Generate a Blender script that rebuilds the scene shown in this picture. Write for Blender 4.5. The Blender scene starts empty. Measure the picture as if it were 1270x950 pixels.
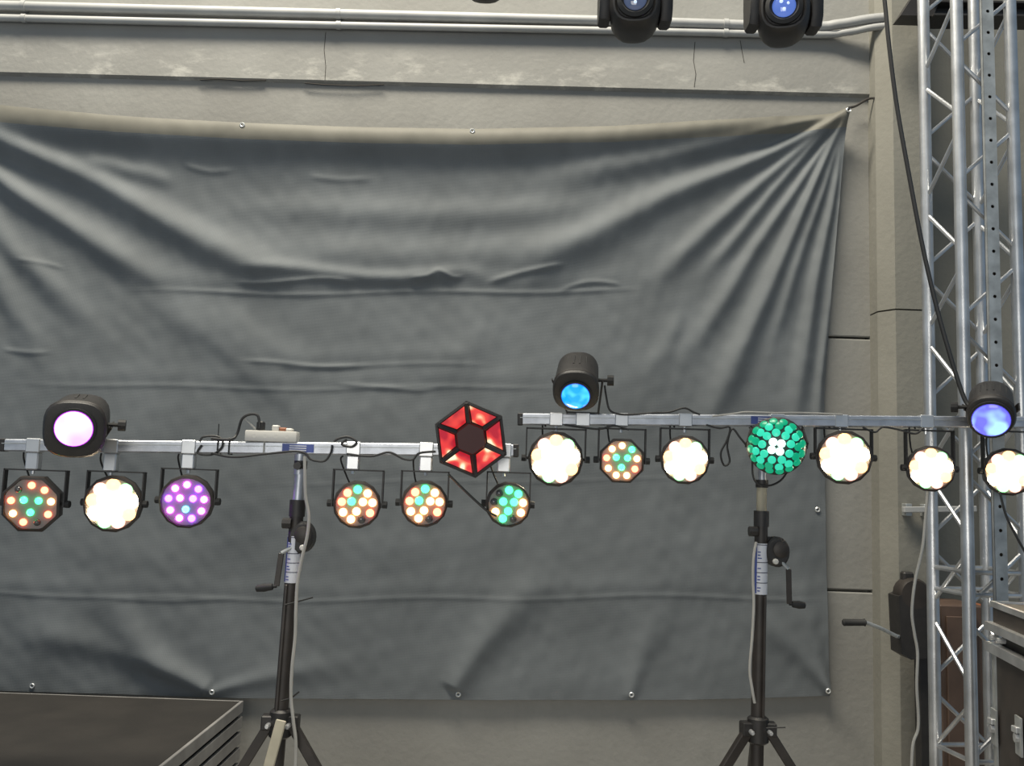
import bpy, bmesh, math, random
import numpy as np
from mathutils import Vector, Matrix

random.seed(7)
S = bpy.context.scene
COL = S.collection
R = math.radians

# ------------------------------------------------------------------ camera
F = 1145.0
PITCH, ROLL = R(6.5), R(2.0)
CAM = Vector((0, 0, 1.65))
_f = Vector((0, math.cos(PITCH), math.sin(PITCH)))
_u0 = Vector((0, -math.sin(PITCH), math.cos(PITCH)))
_r0 = Vector((1, 0, 0))
_r = _r0 * math.cos(ROLL) + _u0 * math.sin(ROLL)
_u = _u0 * math.cos(ROLL) - _r0 * math.sin(ROLL)
cd = bpy.data.cameras.new('camera')
cam = bpy.data.objects.new('camera', cd)
COL.objects.link(cam)
cd.sensor_width = 36.0
cd.lens = 36.0 * F / 1270.0
cd.clip_start = 0.05
cam.matrix_world = Matrix(((_r.x, _u.x, -_f.x, CAM.x), (_r.y, _u.y, -_f.y, CAM.y), (_r.z, _u.z, -_f.z, CAM.z), (0, 0, 0, 1)))
S.camera = cam

# ------------------------------------------------------------------ world + daylight
w = bpy.data.worlds.new('hall_daylight')
S.world = w
w.use_nodes = True
w.node_tree.nodes['Background'].inputs[0].default_value = (0.55, 0.76, 1.0, 1)
w.node_tree.nodes['Background'].inputs[1].default_value = 0.30


def area(name, loc, target, sx, sy, power, color):
    l = bpy.data.lights.new(name, 'AREA')
    l.shape = 'RECTANGLE'
    l.size, l.size_y, l.energy, l.color = sx, sy, power, color
    o = bpy.data.objects.new(name, l)
    COL.objects.link(o)
    o.location = loc
    o.rotation_euler = (Vector(target) - Vector(loc)).to_track_quat('-Z', 'Y').to_euler()
    return o


# skylight strip in the hall roof and the open hall door behind the photographer
area('roof_skylight', (-1.3, 2.6, 8.2), (-0.5, 4.7, 1.9), 4.5, 1.1, 870, (1.0, 0.92, 0.77))
area('hall_door_daylight', (-1.5, -5.0, 2.2), (0, 4.7, 1.6), 4.0, 3.4, 165, (1.0, 0.95, 0.86))
S.view_settings.view_transform = 'Standard'
S.view_settings.look = 'None'
S.view_settings.gamma = 1.0
S.view_settings.use_curve_mapping = False
S.view_settings.exposure = 0.0


def P(px, py, Y):
    d = _f + _r * ((px - 635.0) / F) + _u * ((475.0 - py) / F)
    return CAM + d * ((Y - CAM.y) / d.y)


# ------------------------------------------------------------------ materials
_M = {}


def mat(name, col, rough=0.5, metal=0.0, var=0.0, vscale=8.0, bump=0.0, bscale=40.0, emit=None, estr=0.0, col2=None, coat=0.0, spec=0.5):
    if name in _M:
        return _M[name]
    m = bpy.data.materials.new(name)
    m.use_nodes = True
    nt = m.node_tree
    b = nt.nodes['Principled BSDF']
    b.inputs['Base Color'].default_value = (*col, 1)
    b.inputs['Roughness'].default_value = rough
    b.inputs['Metallic'].default_value = metal
    b.inputs['Coat Weight'].default_value = coat
    b.inputs['Specular IOR Level'].default_value = spec
    tc = nt.nodes.new('ShaderNodeTexCoord')
    nz = nt.nodes.new('ShaderNodeTexNoise')
    nz.inputs['Scale'].default_value = vscale
    nz.inputs['Detail'].default_value = 6
    nt.links.new(tc.outputs['Object'], nz.inputs['Vector'])
    rp = nt.nodes.new('ShaderNodeValToRGB')
    c2 = col2 if col2 else tuple(max(0, c * (1 - var)) for c in col)
    c1 = col if col2 else tuple(c * (1 + var * 0.6) for c in col)
    rp.color_ramp.elements[0].position = 0.35
    rp.color_ramp.elements[1].position = 0.68
    rp.color_ramp.elements[0].color = (*c2, 1)
    rp.color_ramp.elements[1].color = (*c1, 1)
    nt.links.new(nz.outputs['Fac'], rp.inputs['Fac'])
    nt.links.new(rp.outputs['Color'], b.inputs['Base Color'])
    if bump > 0:
        n2 = nt.nodes.new('ShaderNodeTexNoise')
        n2.inputs['Scale'].default_value = bscale
        n2.inputs['Detail'].default_value = 5
        nt.links.new(tc.outputs['Object'], n2.inputs['Vector'])
        bp = nt.nodes.new('ShaderNodeBump')
        bp.inputs['Strength'].default_value = bump
        bp.inputs['Distance'].default_value = 0.01
        nt.links.new(n2.outputs['Fac'], bp.inputs['Height'])
        nt.links.new(bp.outputs['Normal'], b.inputs['Normal'])
    if emit:
        b.inputs['Emission Color'].default_value = (*emit, 1)
        b.inputs['Emission Strength'].default_value = estr
    _M[name] = m
    return m


def lens_mat(name, c1, c2, strength, scale):
    """lit lens: coloured beams mixing behind the glass"""
    m = mat(name, (0.02, 0.02, 0.03), 0.15, coat=0.5, emit=c1, estr=strength)
    nt = m.node_tree
    b = nt.nodes['Principled BSDF']
    tc = nt.nodes.new('ShaderNodeTexCoord')
    v = nt.nodes.new('ShaderNodeTexNoise')
    v.inputs['Scale'].default_value = scale
    v.inputs['Detail'].default_value = 1
    nt.links.new(tc.outputs['Object'], v.inputs['Vector'])
    rp = nt.nodes.new('ShaderNodeValToRGB')
    rp.color_ramp.elements[0].position = 0.42
    rp.color_ramp.elements[1].position = 0.62
    rp.color_ramp.elements[0].color = (*c1, 1)
    rp.color_ramp.elements[1].color = (*c2, 1)
    nt.links.new(v.outputs['Fac'], rp.inputs['Fac'])
    nt.links.new(rp.outputs['Color'], b.inputs['Emission Color'])
    return m


def concrete(name, c1, c2, chalk):
    m = mat(name, c1, 0.9, var=0.1, vscale=1.6, bump=0.25, bscale=30, col2=c2, spec=0.25)
    nt = m.node_tree
    b = nt.nodes['Principled BSDF']
    src = b.inputs['Base Color'].links[0].from_socket
    tc = nt.nodes.new('ShaderNodeTexCoord')
    mp = nt.nodes.new('ShaderNodeMapping')
    mp.inputs['Scale'].default_value = (2.6, 1, 6.0) if chalk else (5, 5, 3)
    nt.links.new(tc.outputs['Object'], mp.inputs['Vector'])
    n = nt.nodes.new('ShaderNodeTexNoise')
    n.inputs['Scale'].default_value = 1.6
    n.inputs['Detail'].default_value = 8
    n.inputs['Roughness'].default_value = 0.7
    nt.links.new(mp.outputs['Vector'], n.inputs['Vector'])
    r = nt.nodes.new('ShaderNodeValToRGB')
    r.color_ramp.elements[0].position = 0.52
    r.color_ramp.elements[1].position = 0.72
    nt.links.new(n.outputs['Fac'], r.inputs['Fac'])
    fac = r.outputs['Color']
    if chalk:
        # lime bloom that sits along the lower edge of the precast beam
        sp = nt.nodes.new('ShaderNodeSeparateXYZ')
        nt.links.new(tc.outputs['Object'], sp.inputs[0])
        mr = nt.nodes.new('ShaderNodeMapRange')
        mr.inputs['From Min'].default_value = chalk[0]
        mr.inputs['From Max'].default_value = chalk[1]
        mr.inputs['To Min'].default_value = 1
        mr.inputs['To Max'].default_value = 0
        nt.links.new(sp.outputs['Z'], mr.inputs['Value'])
        mu = nt.nodes.new('ShaderNodeMath')
        mu.operation = 'MULTIPLY'
        nt.links.new(r.outputs['Color'], mu.inputs[0])
        nt.links.new(mr.outputs[0], mu.inputs[1])
        fac = mu.outputs[0]
    mx = nt.nodes.new('ShaderNodeMix')
    mx.data_type = 'RGBA'
    nt.links.new(fac, mx.inputs[0])
    nt.links.new(src, mx.inputs[6])
    mx.inputs[7].default_value = (0.52, 0.51, 0.47, 1) if chalk else tuple([c * 0.84 for c in c1] + [1])
    nt.links.new(mx.outputs[2], b.inputs['Base Color'])
    return m


M_BLACK = mat('black_powder_coat', (0.022, 0.020, 0.019), 0.5, var=0.2, vscale=30, bump=0.1, bscale=300)
M_BROWNBLACK = mat('worn_black_paint', (0.032, 0.026, 0.022), 0.5, var=0.3, vscale=14)
M_RUBBER = mat('black_rubber', (0.016, 0.016, 0.016), 0.7, var=0.2)
M_CABLE = mat('black_cable_pvc', (0.02, 0.02, 0.02), 0.55, var=0.1)
M_WCABLE = mat('white_cable_pvc', (0.38, 0.37, 0.34), 0.5, var=0.1)
M_ALU = mat('brushed_aluminium', (0.50, 0.52, 0.56), 0.42, 0.75, var=0.15, vscale=20, bump=0.05, bscale=200)
M_TRUSS = mat('truss_aluminium', (0.60, 0.61, 0.62), 0.36, 0.85, var=0.2, vscale=9, bump=0.05, bscale=120)
M_STEEL = mat('galvanised_steel', (0.42, 0.44, 0.44), 0.5, 0.6, var=0.25, vscale=16)
M_SILVER = mat('silver_clamp', (0.60, 0.61, 0.62), 0.35, 0.7, var=0.1)
M_WHITE = mat('white_plastic', (0.62, 0.60, 0.55), 0.5, var=0.06)
M_LABELW = mat('white_label', (0.66, 0.67, 0.72), 0.5, var=0.05)
M_LABELB = mat('blue_label_print', (0.06, 0.09, 0.30), 0.5, var=0.1)
M_DARKPRINT = mat('dark_label_print', (0.04, 0.04, 0.07), 0.6)
M_CREAM = mat('cream_paint', (0.36, 0.33, 0.25), 0.6, var=0.2)
M_WALL = concrete('concrete_panel', (0.268, 0.266, 0.248), (0.225, 0.222, 0.206), None)
M_BEAM = concrete('concrete_beam', (0.275, 0.274, 0.258), (0.23, 0.229, 0.215), (-0.12, 0.13))
M_COLUMN = concrete('concrete_column', (0.225, 0.22, 0.192), (0.19, 0.185, 0.16), None)
M_FLOOR = concrete('concrete_floor', (0.40, 0.385, 0.35), (0.34, 0.325, 0.30), None)
M_PIPE = mat('grey_painted_conduit', (0.36, 0.365, 0.36), 0.5, var=0.12, vscale=5)
M_DECK = mat('dark_deck_plywood', (0.022, 0.019, 0.016), 0.75, var=0.3, vscale=4, bump=0.15, bscale=150)
M_DECKALU = mat('deck_edge_aluminium', (0.30, 0.29, 0.28), 0.5, 0.2, var=0.2)
M_BROWN = mat('brown_wood_panel', (0.105, 0.066, 0.047), 0.6, var=0.3, vscale=6)
M_ORANGE = mat('orange_paint', (0.33, 0.12, 0.055), 0.6, var=0.25)
M_RUST = mat('rusty_steel', (0.13, 0.10, 0.055), 0.85, var=0.4, vscale=7, col2=(0.10, 0.06, 0.03), bump=0.3)
M_GLASS = mat('dark_lens_glass', (0.02, 0.025, 0.04), 0.06, coat=1.0, spec=0.9)
M_GREENPLATE = mat('green_lit_plate', (0.02, 0.05, 0.04), 0.4)
M_ROPE = mat('dark_rope', (0.05, 0.045, 0.04), 0.9, var=0.3, bump=0.4, bscale=200)
M_EYELET = mat('eyelet_metal', (0.72, 0.73, 0.72), 0.3, 0.7)


# ------------------------------------------------------------------ mesh builder
class MB:
    def __init__(s):
        s.bm = bmesh.new()

    def _add(s, tmp, M=None):
        if M is not None:
            tmp.transform(M)
        me = bpy.data.meshes.new('t')
        tmp.to_mesh(me)
        tmp.free()
        s.bm.from_mesh(me)
        bpy.data.meshes.remove(me)
        return s

    def box(s, c, size, bevel=0.0, M=None, seg=1):
        t = bmesh.new()
        bmesh.ops.create_cube(t, size=1)
        bmesh.ops.scale(t, vec=Vector(size), verts=t.verts)
        if bevel > 0:
            bmesh.ops.bevel(t, geom=t.edges[:], offset=bevel, segments=seg, affect='EDGES', profile=0.5)
        bmesh.ops.translate(t, vec=Vector(c), verts=t.verts)
        return s._add(t, M)

    def bar(s, p0, p1, wd, ht, bevel=0.0, up=Vector((0, 0, 1))):
        p0, p1 = Vector(p0), Vector(p1)
        d = p1 - p0
        L = d.length
        x = d.normalized()
        y = up.cross(x)
        if y.length < 1e-4:
            y = Vector((0, 1, 0)).cross(x)
        y.normalize()
        z = x.cross(y)
        c = (p0 + p1) / 2
        M = Matrix(((x.x, y.x, z.x, c.x), (x.y, y.y, z.y, c.y), (x.z, y.z, z.z, c.z), (0, 0, 0, 1)))
        return s.box((0, 0, 0), (L, wd, ht), bevel, M)

    def tube(s, pts, r, seg=10, M=None, cap=True):
        pts = [Vector(p) for p in pts]
        rr = r if isinstance(r, (list, tuple)) else [r] * len(pts)
        t = bmesh.new()
        rings = []
        prev = None
        for i, p in enumerate(pts):
            a = pts[max(0, i - 1)]
            b = pts[min(len(pts) - 1, i + 1)]
            d = (b - a)
            d = d.normalized() if d.length > 1e-9 else Vector((0, 0, 1))
            if prev is None:
                n = d.orthogonal().normalized()
            else:
                n = prev - d * prev.dot(d)
                n = n.normalized() if n.length > 1e-6 else d.orthogonal().normalized()
            prev = n
            b2 = d.cross(n)
            rings.append([t.verts.new(p + (n * math.cos(2 * math.pi * k / seg) + b2 * math.sin(2 * math.pi * k / seg)) * rr[i]) for k in range(seg)])
        for i in range(len(rings) - 1):
            for k in range(seg):
                t.faces.new((rings[i][k], rings[i][(k + 1) % seg], rings[i + 1][(k + 1) % seg], rings[i + 1][k]))
        if cap:
            t.faces.new(rings[0][::-1])
            t.faces.new(rings[-1])
        return s._add(t, M)

    def cyl(s, p0, p1, r, r1=None, seg=16, M=None):
        return s.tube([p0, p1], [r, r if r1 is None else r1], seg, M)

    def loft(s, rings, M=None, cap0=True, cap1=True):
        """rings: lists of points with equal counts"""
        t = bmesh.new()
        vs = [[t.verts.new(p) for p in rg] for rg in rings]
        n = len(vs[0])
        for i in range(len(vs) - 1):
            for k in range(n):
                t.faces.new((vs[i][k], vs[i][(k + 1) % n], vs[i + 1][(k + 1) % n], vs[i + 1][k]))
        if cap0:
            t.faces.new(vs[0][::-1])
        if cap1:
            t.faces.new(vs[-1])
        bmesh.ops.recalc_face_normals(t, faces=t.faces)
        return s._add(t, M)

    def lathe(s, prof, seg=24, M=None, expo=2.0, sx=1.0, sz=1.0, cap0=True, cap1=True, rot=0.0):
        """profile of (radius, y) about the Y axis; expo > 2 squares the section"""
        rings = []
        for (r, y) in prof:
            rg = []
            for k in range(seg):
                a = 2 * math.pi * k / seg + rot
                c, sn = math.cos(a), math.sin(a)
                q = (abs(c) ** expo + abs(sn) ** expo) ** (-1.0 / expo)
                rg.append(Vector((r * q * c * sx, y, r * q * sn * sz)))
            rings.append(rg)
        return s.loft(rings, M, cap0, cap1)

    def prism(s, poly, y0, y1, M=None):
        return s.loft([[Vector((x, y0, z)) for x, z in poly], [Vector((x, y1, z)) for x, z in poly]], M)

    def build(s, name, m, parent=None, smooth=35, at=None):
        org = Vector((0, 0, 0))
        if parent is not None:
            org = ORG.get(parent.name, Vector((0, 0, 0)))
        elif at is not None:
            org = Vector(at)
        if org.length > 0:
            bmesh.ops.translate(s.bm, vec=-org, verts=s.bm.verts)
        bmesh.ops.recalc_face_normals(s.bm, faces=s.bm.faces)
        me = bpy.data.meshes.new(name)
        s.bm.to_mesh(me)
        s.bm.free()
        me.materials.append(m)
        if smooth:
            me.shade_smooth()
            me.set_sharp_from_angle(angle=R(smooth))
        o = bpy.data.objects.new(name, me)
        COL.objects.link(o)
        if parent is not None:
            o.parent = parent
            ORG[o.name] = org
        elif at is not None:
            o.location = org
            ORG[o.name] = org
        return o


ORG = {}


def tag(o, label, cat=None, group=None, kind=None):
    o['label'] = label
    if cat:
        o['category'] = cat
    if group:
        o['group'] = group
    if kind:
        o['kind'] = kind
    return o


def thing(name, loc, label, cat, group=None):
    o = bpy.data.objects.new(name, None)
    o.empty_display_size = 0.05
    COL.objects.link(o)
    o.location = loc
    ORG[o.name] = Vector(loc)
    return tag(o, label, cat, group)


def place(name, mesh_obj_data, parent, Mw):
    """a copy sharing mesh data at world matrix Mw under parent (parent has no rotation)"""
    o = bpy.data.objects.new(name, mesh_obj_data)
    COL.objects.link(o)
    o.parent = parent
    L = Matrix.Translation(-ORG[parent.name]) @ Mw
    o.matrix_local = L
    return o


def TM(loc, yaw=0, pitch=0, roll=0):
    return Matrix.Translation(loc) @ Matrix.Rotation(R(yaw), 4, 'Z') @ Matrix.Rotation(R(pitch), 4, 'X') @ Matrix.Rotation(R(roll), 4, 'Y')


def spline(pts, n=8):
    pts = [Vector(p) for p in pts]
    out = []
    for i in range(len(pts) - 1):
        p0 = pts[max(0, i - 1)]
        p1, p2 = pts[i], pts[i + 1]
        p3 = pts[min(len(pts) - 1, i + 2)]
        for k in range(n):
            t = k / n
            out.append(0.5 * ((2 * p1) + (p2 - p0) * t + (2 * p0 - 5 * p1 + 4 * p2 - p3) * t * t + (3 * p1 - p0 - 3 * p2 + p3) * t ** 3))
    out.append(pts[-1])
    return out


def cable(name, pts, r, m, label, group=None, n=7):
    p = spline(pts, n)
    o = MB().tube(p, r, 7).build(name, m, at=p[0])
    return tag(o, label, 'cable', group)


# ------------------------------------------------------------------ the setting
YW = 4.80            # wall face
XL, XC = -4.2, P(1097, 480, YW).x
fl = MB().box((0.3, 1.2, -0.05), (9.4, 8.0, 0.1)).build('floor', M_FLOOR, at=(0, 0, 0))
tag(fl, 'bare grey concrete hall floor', kind='structure')
back = MB().box(((XL + XC) / 2, YW + 0.16, 2.6), (XC - XL, 0.2, 5.2)).build('wall_back', M_COLUMN, at=(0, YW, 0))
tag(back, 'pale concrete panel wall behind the tarpaulin', kind='structure')
z1, z2 = P(1058, 419, YW).z, P(1058, 733, YW).z
zt = P(600, 104, YW).z
for (za, zb) in ((0.0, z2 - 0.006), (z2 + 0.006, z1 - 0.006), (z1 + 0.006, zt + 0.1), (zt + 0.1, 5.2)):
    MB().box(((XL + XC) / 2, YW + 0.03, (za + zb) / 2), (XC - XL, 0.06, zb - za), 0.006).build('panel', M_WALL, back)
# precast beam above the tarp, lower edge follows the photo's slight fall
a, b = P(-200, 84, YW - 0.025), P(1096, 117, YW - 0.025)
a0 = a + (a - b) * ((a.x - XL) / (b.x - a.x))
bm_ = MB()
zc = (a0.z + b.z) / 2
bm_.loft([[Vector((p.x, YW - 0.025, p.z)), Vector((p.x, YW + 0.0, p.z - 0.012)), Vector((p.x, YW + 0.0, 5.2)), Vector((p.x, YW - 0.025, 5.2))] for p in (a0, b)])
beam = bm_.build('trim_1', M_BEAM, at=(0, YW - 0.025, b.z + 0.06))
M_CRACK = mat('crack_dark', (0.03, 0.027, 0.024), 0.95)  # dark tone of the cracks and seams in the beam
for pts in ([(248, 99), (270, 98), (300, 100), (330, 99.5)], [(378, 103), (400, 105), (440, 106.5), (476, 105)], [(404, 40), (402, 62), (404, 82), (403, 99)], [(862, 52), (860, 75), (863, 92), (861, 108)], [(918, 50), (920, 62), (923, 78)]):
    MB().tube([P(x, y, YW - (0.0255 if abs(pts[0][0] - pts[-1][0]) < 20 else 0.024)) for x, y in pts], 0.0035 if abs(pts[0][0] - pts[-1][0]) > 20 else 0.0018, 5).build('crack', M_CRACK, beam)
tag(beam, 'projecting concrete beam with white lime stains along its lower edge', kind='structure')
# corner column with pale chamfer
xa, xb2, xd = P(1097, 480, 4.62).x, P(1112, 480, 4.62).x, P(1150, 480, 4.62).x
colm = MB()
colm.loft([[Vector((xa, YW + 0.2, z)), Vector((xa, 4.70, z)), Vector((xb2, 4.62, z)), Vector((xd, 4.62, z)), Vector((xd, YW + 0.2, z))] for z in (0, P(1125, 384, 4.62).z - 0.004)])
colm.loft([[Vector((xa, YW + 0.2, z)), Vector((xa, 4.70, z)), Vector((xb2, 4.62, z)), Vector((xd, 4.62, z)), Vector((xd, YW + 0.2, z))] for z in (P(1125, 384, 4.62).z + 0.004, 5.2)])
colm = colm.build('trim_2', M_COLUMN, at=(xd, 4.62, 0))
tag(colm, 'grey concrete corner column with a chamfered edge right of the tarpaulin', kind='structure')
wr = MB().box((xd + 1.0, YW + 0.3, 2.6), (2.0, 0.2, 5.2)).build('wall_right', M_COLUMN, at=(xd, YW, 0))
tag(wr, 'recessed concrete wall behind the aluminium truss', kind='structure')


# ------------------------------------------------------------------ conduits on the beam
def conduit(pxs, r, label, depth=0.0):
    pts = [P(x, y, YW - 0.058 - d) for x, y, d in pxs]
    root = thing('conduit_pipe', pts[0], label, 'pipe', 'grey conduits along the beam')
    MB().tube(spline(pts, 6), r, 14).build('pipe', M_PIPE, root)
    for px in (30, 420, 900):
        k = [i for i in range(len(pxs) - 1) if pxs[i][0] <= px <= pxs[i + 1][0]][0]
        t = (px - pxs[k][0]) / (pxs[k + 1][0] - pxs[k][0])
        c = pts[k].lerp(pts[k + 1], t)
        MB().cyl(c - Vector((0.012, 0, 0)), c + Vector((0.012, 0, 0)), r + 0.004, seg=14).build('pipe_clip', M_PIPE, root)


conduit([(-260, -2, 0), (0, 7, 0), (400, 17, 0), (760, 26, 0), (990, 33, 0), (1040, 30, 0.03), (1085, 23, 0.07), (1150, 19, 0.10)], 0.026, 'thicker upper grey conduit running along the concrete beam')
conduit([(-260, 14, 0), (0, 22, 0), (400, 31, 0), (760, 38, 0), (1000, 43, 0), (1050, 40, 0.03), (1090, 33, 0.07), (1150, 30, 0.10)], 0.019, 'thinner lower grey conduit running along the concrete beam')

# ------------------------------------------------------------------ tarpaulin
YT = 4.765
NX, NY = 560, 380
top = [(-90, 126), (0, 137), (150, 150), (306, 159), (460, 164), (586, 166), (760, 162), (900, 153), (1046, 142)]
bot = [(-90, 853), (0, 857), (300, 866), (600, 868), (850, 868), (1029, 863)]
rgt = [(142, 1046), (250, 1040), (350, 1030), (490, 1022), (650, 1024), (863, 1029)]
u = np.linspace(0, 1, NX)
v = np.linspace(0, 1, NY)
U, V = np.meshgrid(u, v)
yr0 = 142 + (863 - 142) * V
xr = np.interp(yr0, [p[0] for p in rgt], [p[1] for p in rgt])
PX = -90 + (xr + 90) * U
yt_ = np.interp(PX, [p[0] for p in top], [p[1] for p in top])
yb_ = np.interp(PX, [p[0] for p in bot], [p[1] for p in bot])
PY = yt_ + (yb_ - yt_) * V


def pdist(poly):
    best = np.full(PX.shape, 1e9)
    par = np.zeros(PX.shape)
    seg = [math.dist(poly[i], poly[i + 1]) for i in range(len(poly) - 1)]
    tot = sum(seg)
    acc = 0
    for i in range(len(seg)):
        (x0, y0), (x1, y1) = poly[i], poly[i + 1]
        t = np.clip(((PX - x0) * (x1 - x0) + (PY - y0) * (y1 - y0)) / seg[i] ** 2, 0, 1)
        d = np.hypot(PX - (x0 + t * (x1 - x0)), PY - (y0 + t * (y1 - y0)))
        m_ = d < best
        best = np.where(m_, d, best)
        par = np.where(m_, (acc + t * seg[i]) / tot, par)
        acc += seg[i]
    return best, par


# (ridge path in photo pixels on the tarp plane, half width start/end, height in m, fade at start, fade at end)
C1 = (1046, 142)
FOLDS = [
    # hem roll and the drop below it
    ([(-90, 133), (0, 146), (150, 162), (306, 171), (460, 176), (586, 178), (760, 173), (900, 160), (1046, 145)], 22, 14, 0.050, 0, 0.1),
    ([(200, 205), (420, 222), (640, 226), (850, 205)], 26, 18, 0.008, .3, .3),
    ([(-90, 136), (0, 148), (150, 164), (306, 173), (460, 178), (586, 180), (760, 175), (900, 162), (1000, 150)], 42, 26, 0.030, 0, .25),
    # left fan
    ([(-90, 120), (0, 175), (110, 222), (200, 272), (300, 322), (420, 348)], 10, 24, 0.040, 0, .25),
    ([(-90, 125), (0, 222), (90, 282), (180, 338), (250, 365)], 9, 20, 0.034, 0, .3),
    ([(-90, 130), (0, 290), (50, 340), (110, 400), (150, 450)], 9, 18, 0.022, 0, .4),
    ([(-90, 130), (-10, 330), (40, 420), (80, 500)], 9, 18, 0.018, 0, .4),
    ([(90, 195), (170, 215), (240, 232)], 10, 12, 0.016, .3, .4),
    ([(150, 352), (260, 415), (330, 470), (420, 540)], 20, 26, 0.016, .3, .4),
    ([(250, 370), (330, 430), (420, 470)], 18, 20, 0.012, .3, .4),
    # sagging swags in the middle
    ([(250, 248), (400, 262), (640, 264), (800, 240)], 18, 18, 0.016, .3, .3),
    ([(300, 300), (470, 318), (640, 312), (780, 280)], 24, 20, 0.016, .3, .3),
    ([(270, 335), (350, 333), (480, 346), (570, 338), (640, 346)], 9, 9, 0.016, .2, .3),
    # right fan out of the tied corner
    ([C1, (960, 190), (830, 244), (720, 300), (610, 352)], 4, 26, 0.034, 0, .2),
    ([C1, (900, 180), (780, 205), (640, 228)], 4, 22, 0.024, 0, .3),
    ([C1, (950, 222), (880, 285), (810, 352), (790, 375)], 4, 16, 0.026, 0, .3),
    ([C1, (965, 230), (900, 310), (850, 360)], 3, 12, 0.020, 0, .3),
    ([C1, (990, 230), (935, 310), (880, 400), (800, 500)], 3, 16, 0.022, 0, .4),
    ([C1, (1010, 225), (965, 330), (925, 420), (880, 520), (850, 580)], 3, 20, 0.034, 0, .35),
    ([C1, (1022, 230), (990, 320), (960, 420), (945, 480)], 3, 12, 0.022, 0, .4),
    ([C1, (1033, 240), (1012, 340), (1000, 420), (985, 520), (975, 600)], 3, 14, 0.026, 0, .4),
    ([C1, (1041, 260), (1027, 380), (1015, 500), (1018, 640)], 2, 7, 0.020, 0, .4),
    ([(850, 380), (820, 440), (790, 480)], 12, 12, 0.012, .3, .4),
    # lower tarp
    ([(640, 380), (560, 450), (520, 480)], 30, 20, 0.010, .4, .4),
    ([(560, 860), (590, 810), (650, 740), (700, 680)], 12, 30, 0.026, 0.05, .5),
    ([(264, 858), (200, 820), (150, 770), (120, 700)], 10, 28, 0.026, 0.05, .5),
    ([(264, 858), (330, 840), (470, 815)], 6, 22, 0.012, 0, .5),
    ([(782, 860), (800, 800), (840, 740)], 8, 26, 0.012, 0, .5),
    ([(1027, 855), (980, 800), (900, 740)], 6, 24, 0.014, 0, .5),
    ([(1027, 855), (1000, 760), (985, 680)], 6, 18, 0.012, 0, .5),
    ([(0, 780), (120, 800), (240, 845)], 22, 10, 0.014, .3, .2),
    ([(380, 700), (470, 680), (560, 690)], 30, 30, 0.008, .4, .4),
    ([(60, 660), (180, 690), (300, 690)], 30, 30, 0.008, .4, .4),
    # short sharp crinkles
    ([(285, 350), (330, 352), (400, 347), (450, 352)], 3, 3, 0.006, .2, .2),
    ([(505, 347), (530, 344), (545, 337), (562, 345), (580, 343)], 3, 3, 0.006, .2, .2),
    ([(600, 353), (640, 341), (680, 333), (705, 328)], 4, 3, 0.007, .2, .2),
    ([(690, 362), (720, 352), (745, 350), (775, 354)], 3, 3, 0.005, .2, .2),
    ([(290, 448), (340, 450), (400, 455), (470, 453)], 3, 3, 0.005, .2, .3),
    ([(410, 476), (470, 480), (520, 484), (560, 478)], 3, 3, 0.004, .2, .3),
    ([(0, 433), (40, 438), (70, 436)], 3, 3, 0.004, .2, .3),
    ([(20, 322), (60, 328), (85, 335)], 3, 3, 0.004, .2, .3),
    ([(225, 204), (262, 214), (300, 210)], 4, 4, 0.005, .2, .3),
    ([(380, 219), (420, 224), (470, 222)], 4, 4, 0.004, .2, .3),
    ([(130, 742), (210, 745), (300, 743)], 3, 3, 0.003, .2, .3),
]
GAIN = 1.25
H = np.zeros(PX.shape)
for poly, w0, w1, amp, fa, fb in FOLDS:
    poly = [(p.x, p.y) for p in spline([Vector((x, y, 0)) for x, y in poly], 5)]
    d, s = pdist(poly)
    wd = w0 + (w1 - w0) * s
    f = np.ones_like(s)
    if fa > 0:
        f *= np.clip(s / fa, 0, 1) ** 1.0
    if fb > 0:
        f *= np.clip((1 - s) / fb, 0, 1) ** 1.0
    f = f * f * (3 - 2 * f)
    H += GAIN * amp * f * np.exp(-(d / wd) ** 2)
# horizontal weld seams / packing creases
for yy, am, xs0, xs1 in ((361, 0.005, 150, 800), (451, 0.003, 280, 620), (479, 0.003, 0, 700), (741, 0.003, -90, 1030), (596, 0.0015, 300, 900)):
    yl = yy + 5 * np.sin(PX / 190.0) + 2 * np.sin(PX / 47.0) + (PX - 500) * 0.012
    f = np.clip((PX - xs0) / 120, 0, 1) * np.clip((xs1 - PX) / 60, 0, 1)
    H += am * f * np.exp(-((PY - yl) / 3.0) ** 2)
    H += am * 1.2 * f * np.exp(-((PY - yl + 14) / 11.0) ** 2)
# low-frequency billow and small cockles
rng = np.random.RandomState(3)
for i in range(26):
    lam = rng.uniform(60, 260)
    th = rng.uniform(0, math.pi)
    ph = rng.uniform(0, 6.28)
    H += 0.00045 * lam / 100 * np.sin((PX * math.cos(th) + PY * math.sin(th)) * 6.283 / lam + ph)
for i in range(24):
    lam = rng.uniform(16, 40)
    th = rng.uniform(0, math.pi)
    ph = rng.uniform(0, 6.28)
    H += 0.00017 * np.sin((PX * math.cos(th) + PY * math.sin(th)) * 6.283 / lam + ph + 2 * np.sin(PX / 130 + i))
H = np.where(H > 0.05, 0.05 + 0.05 * np.tanh((H - 0.05) / 0.05), H)
r_, u_, f_ = np.array(_r), np.array(_u), np.array(_f)
D = f_[None, None, :] + r_[None, None, :] * ((PX - 635) / F)[..., None] + u_[None, None, :] * ((475 - PY) / F)[..., None]
W = np.array(CAM)[None, None, :] + D * (YT / D[..., 1])[..., None]
W[..., 1] -= H
vv = W.reshape(-1, 3)
idx = np.arange(NX * NY).reshape(NY, NX)
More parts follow.
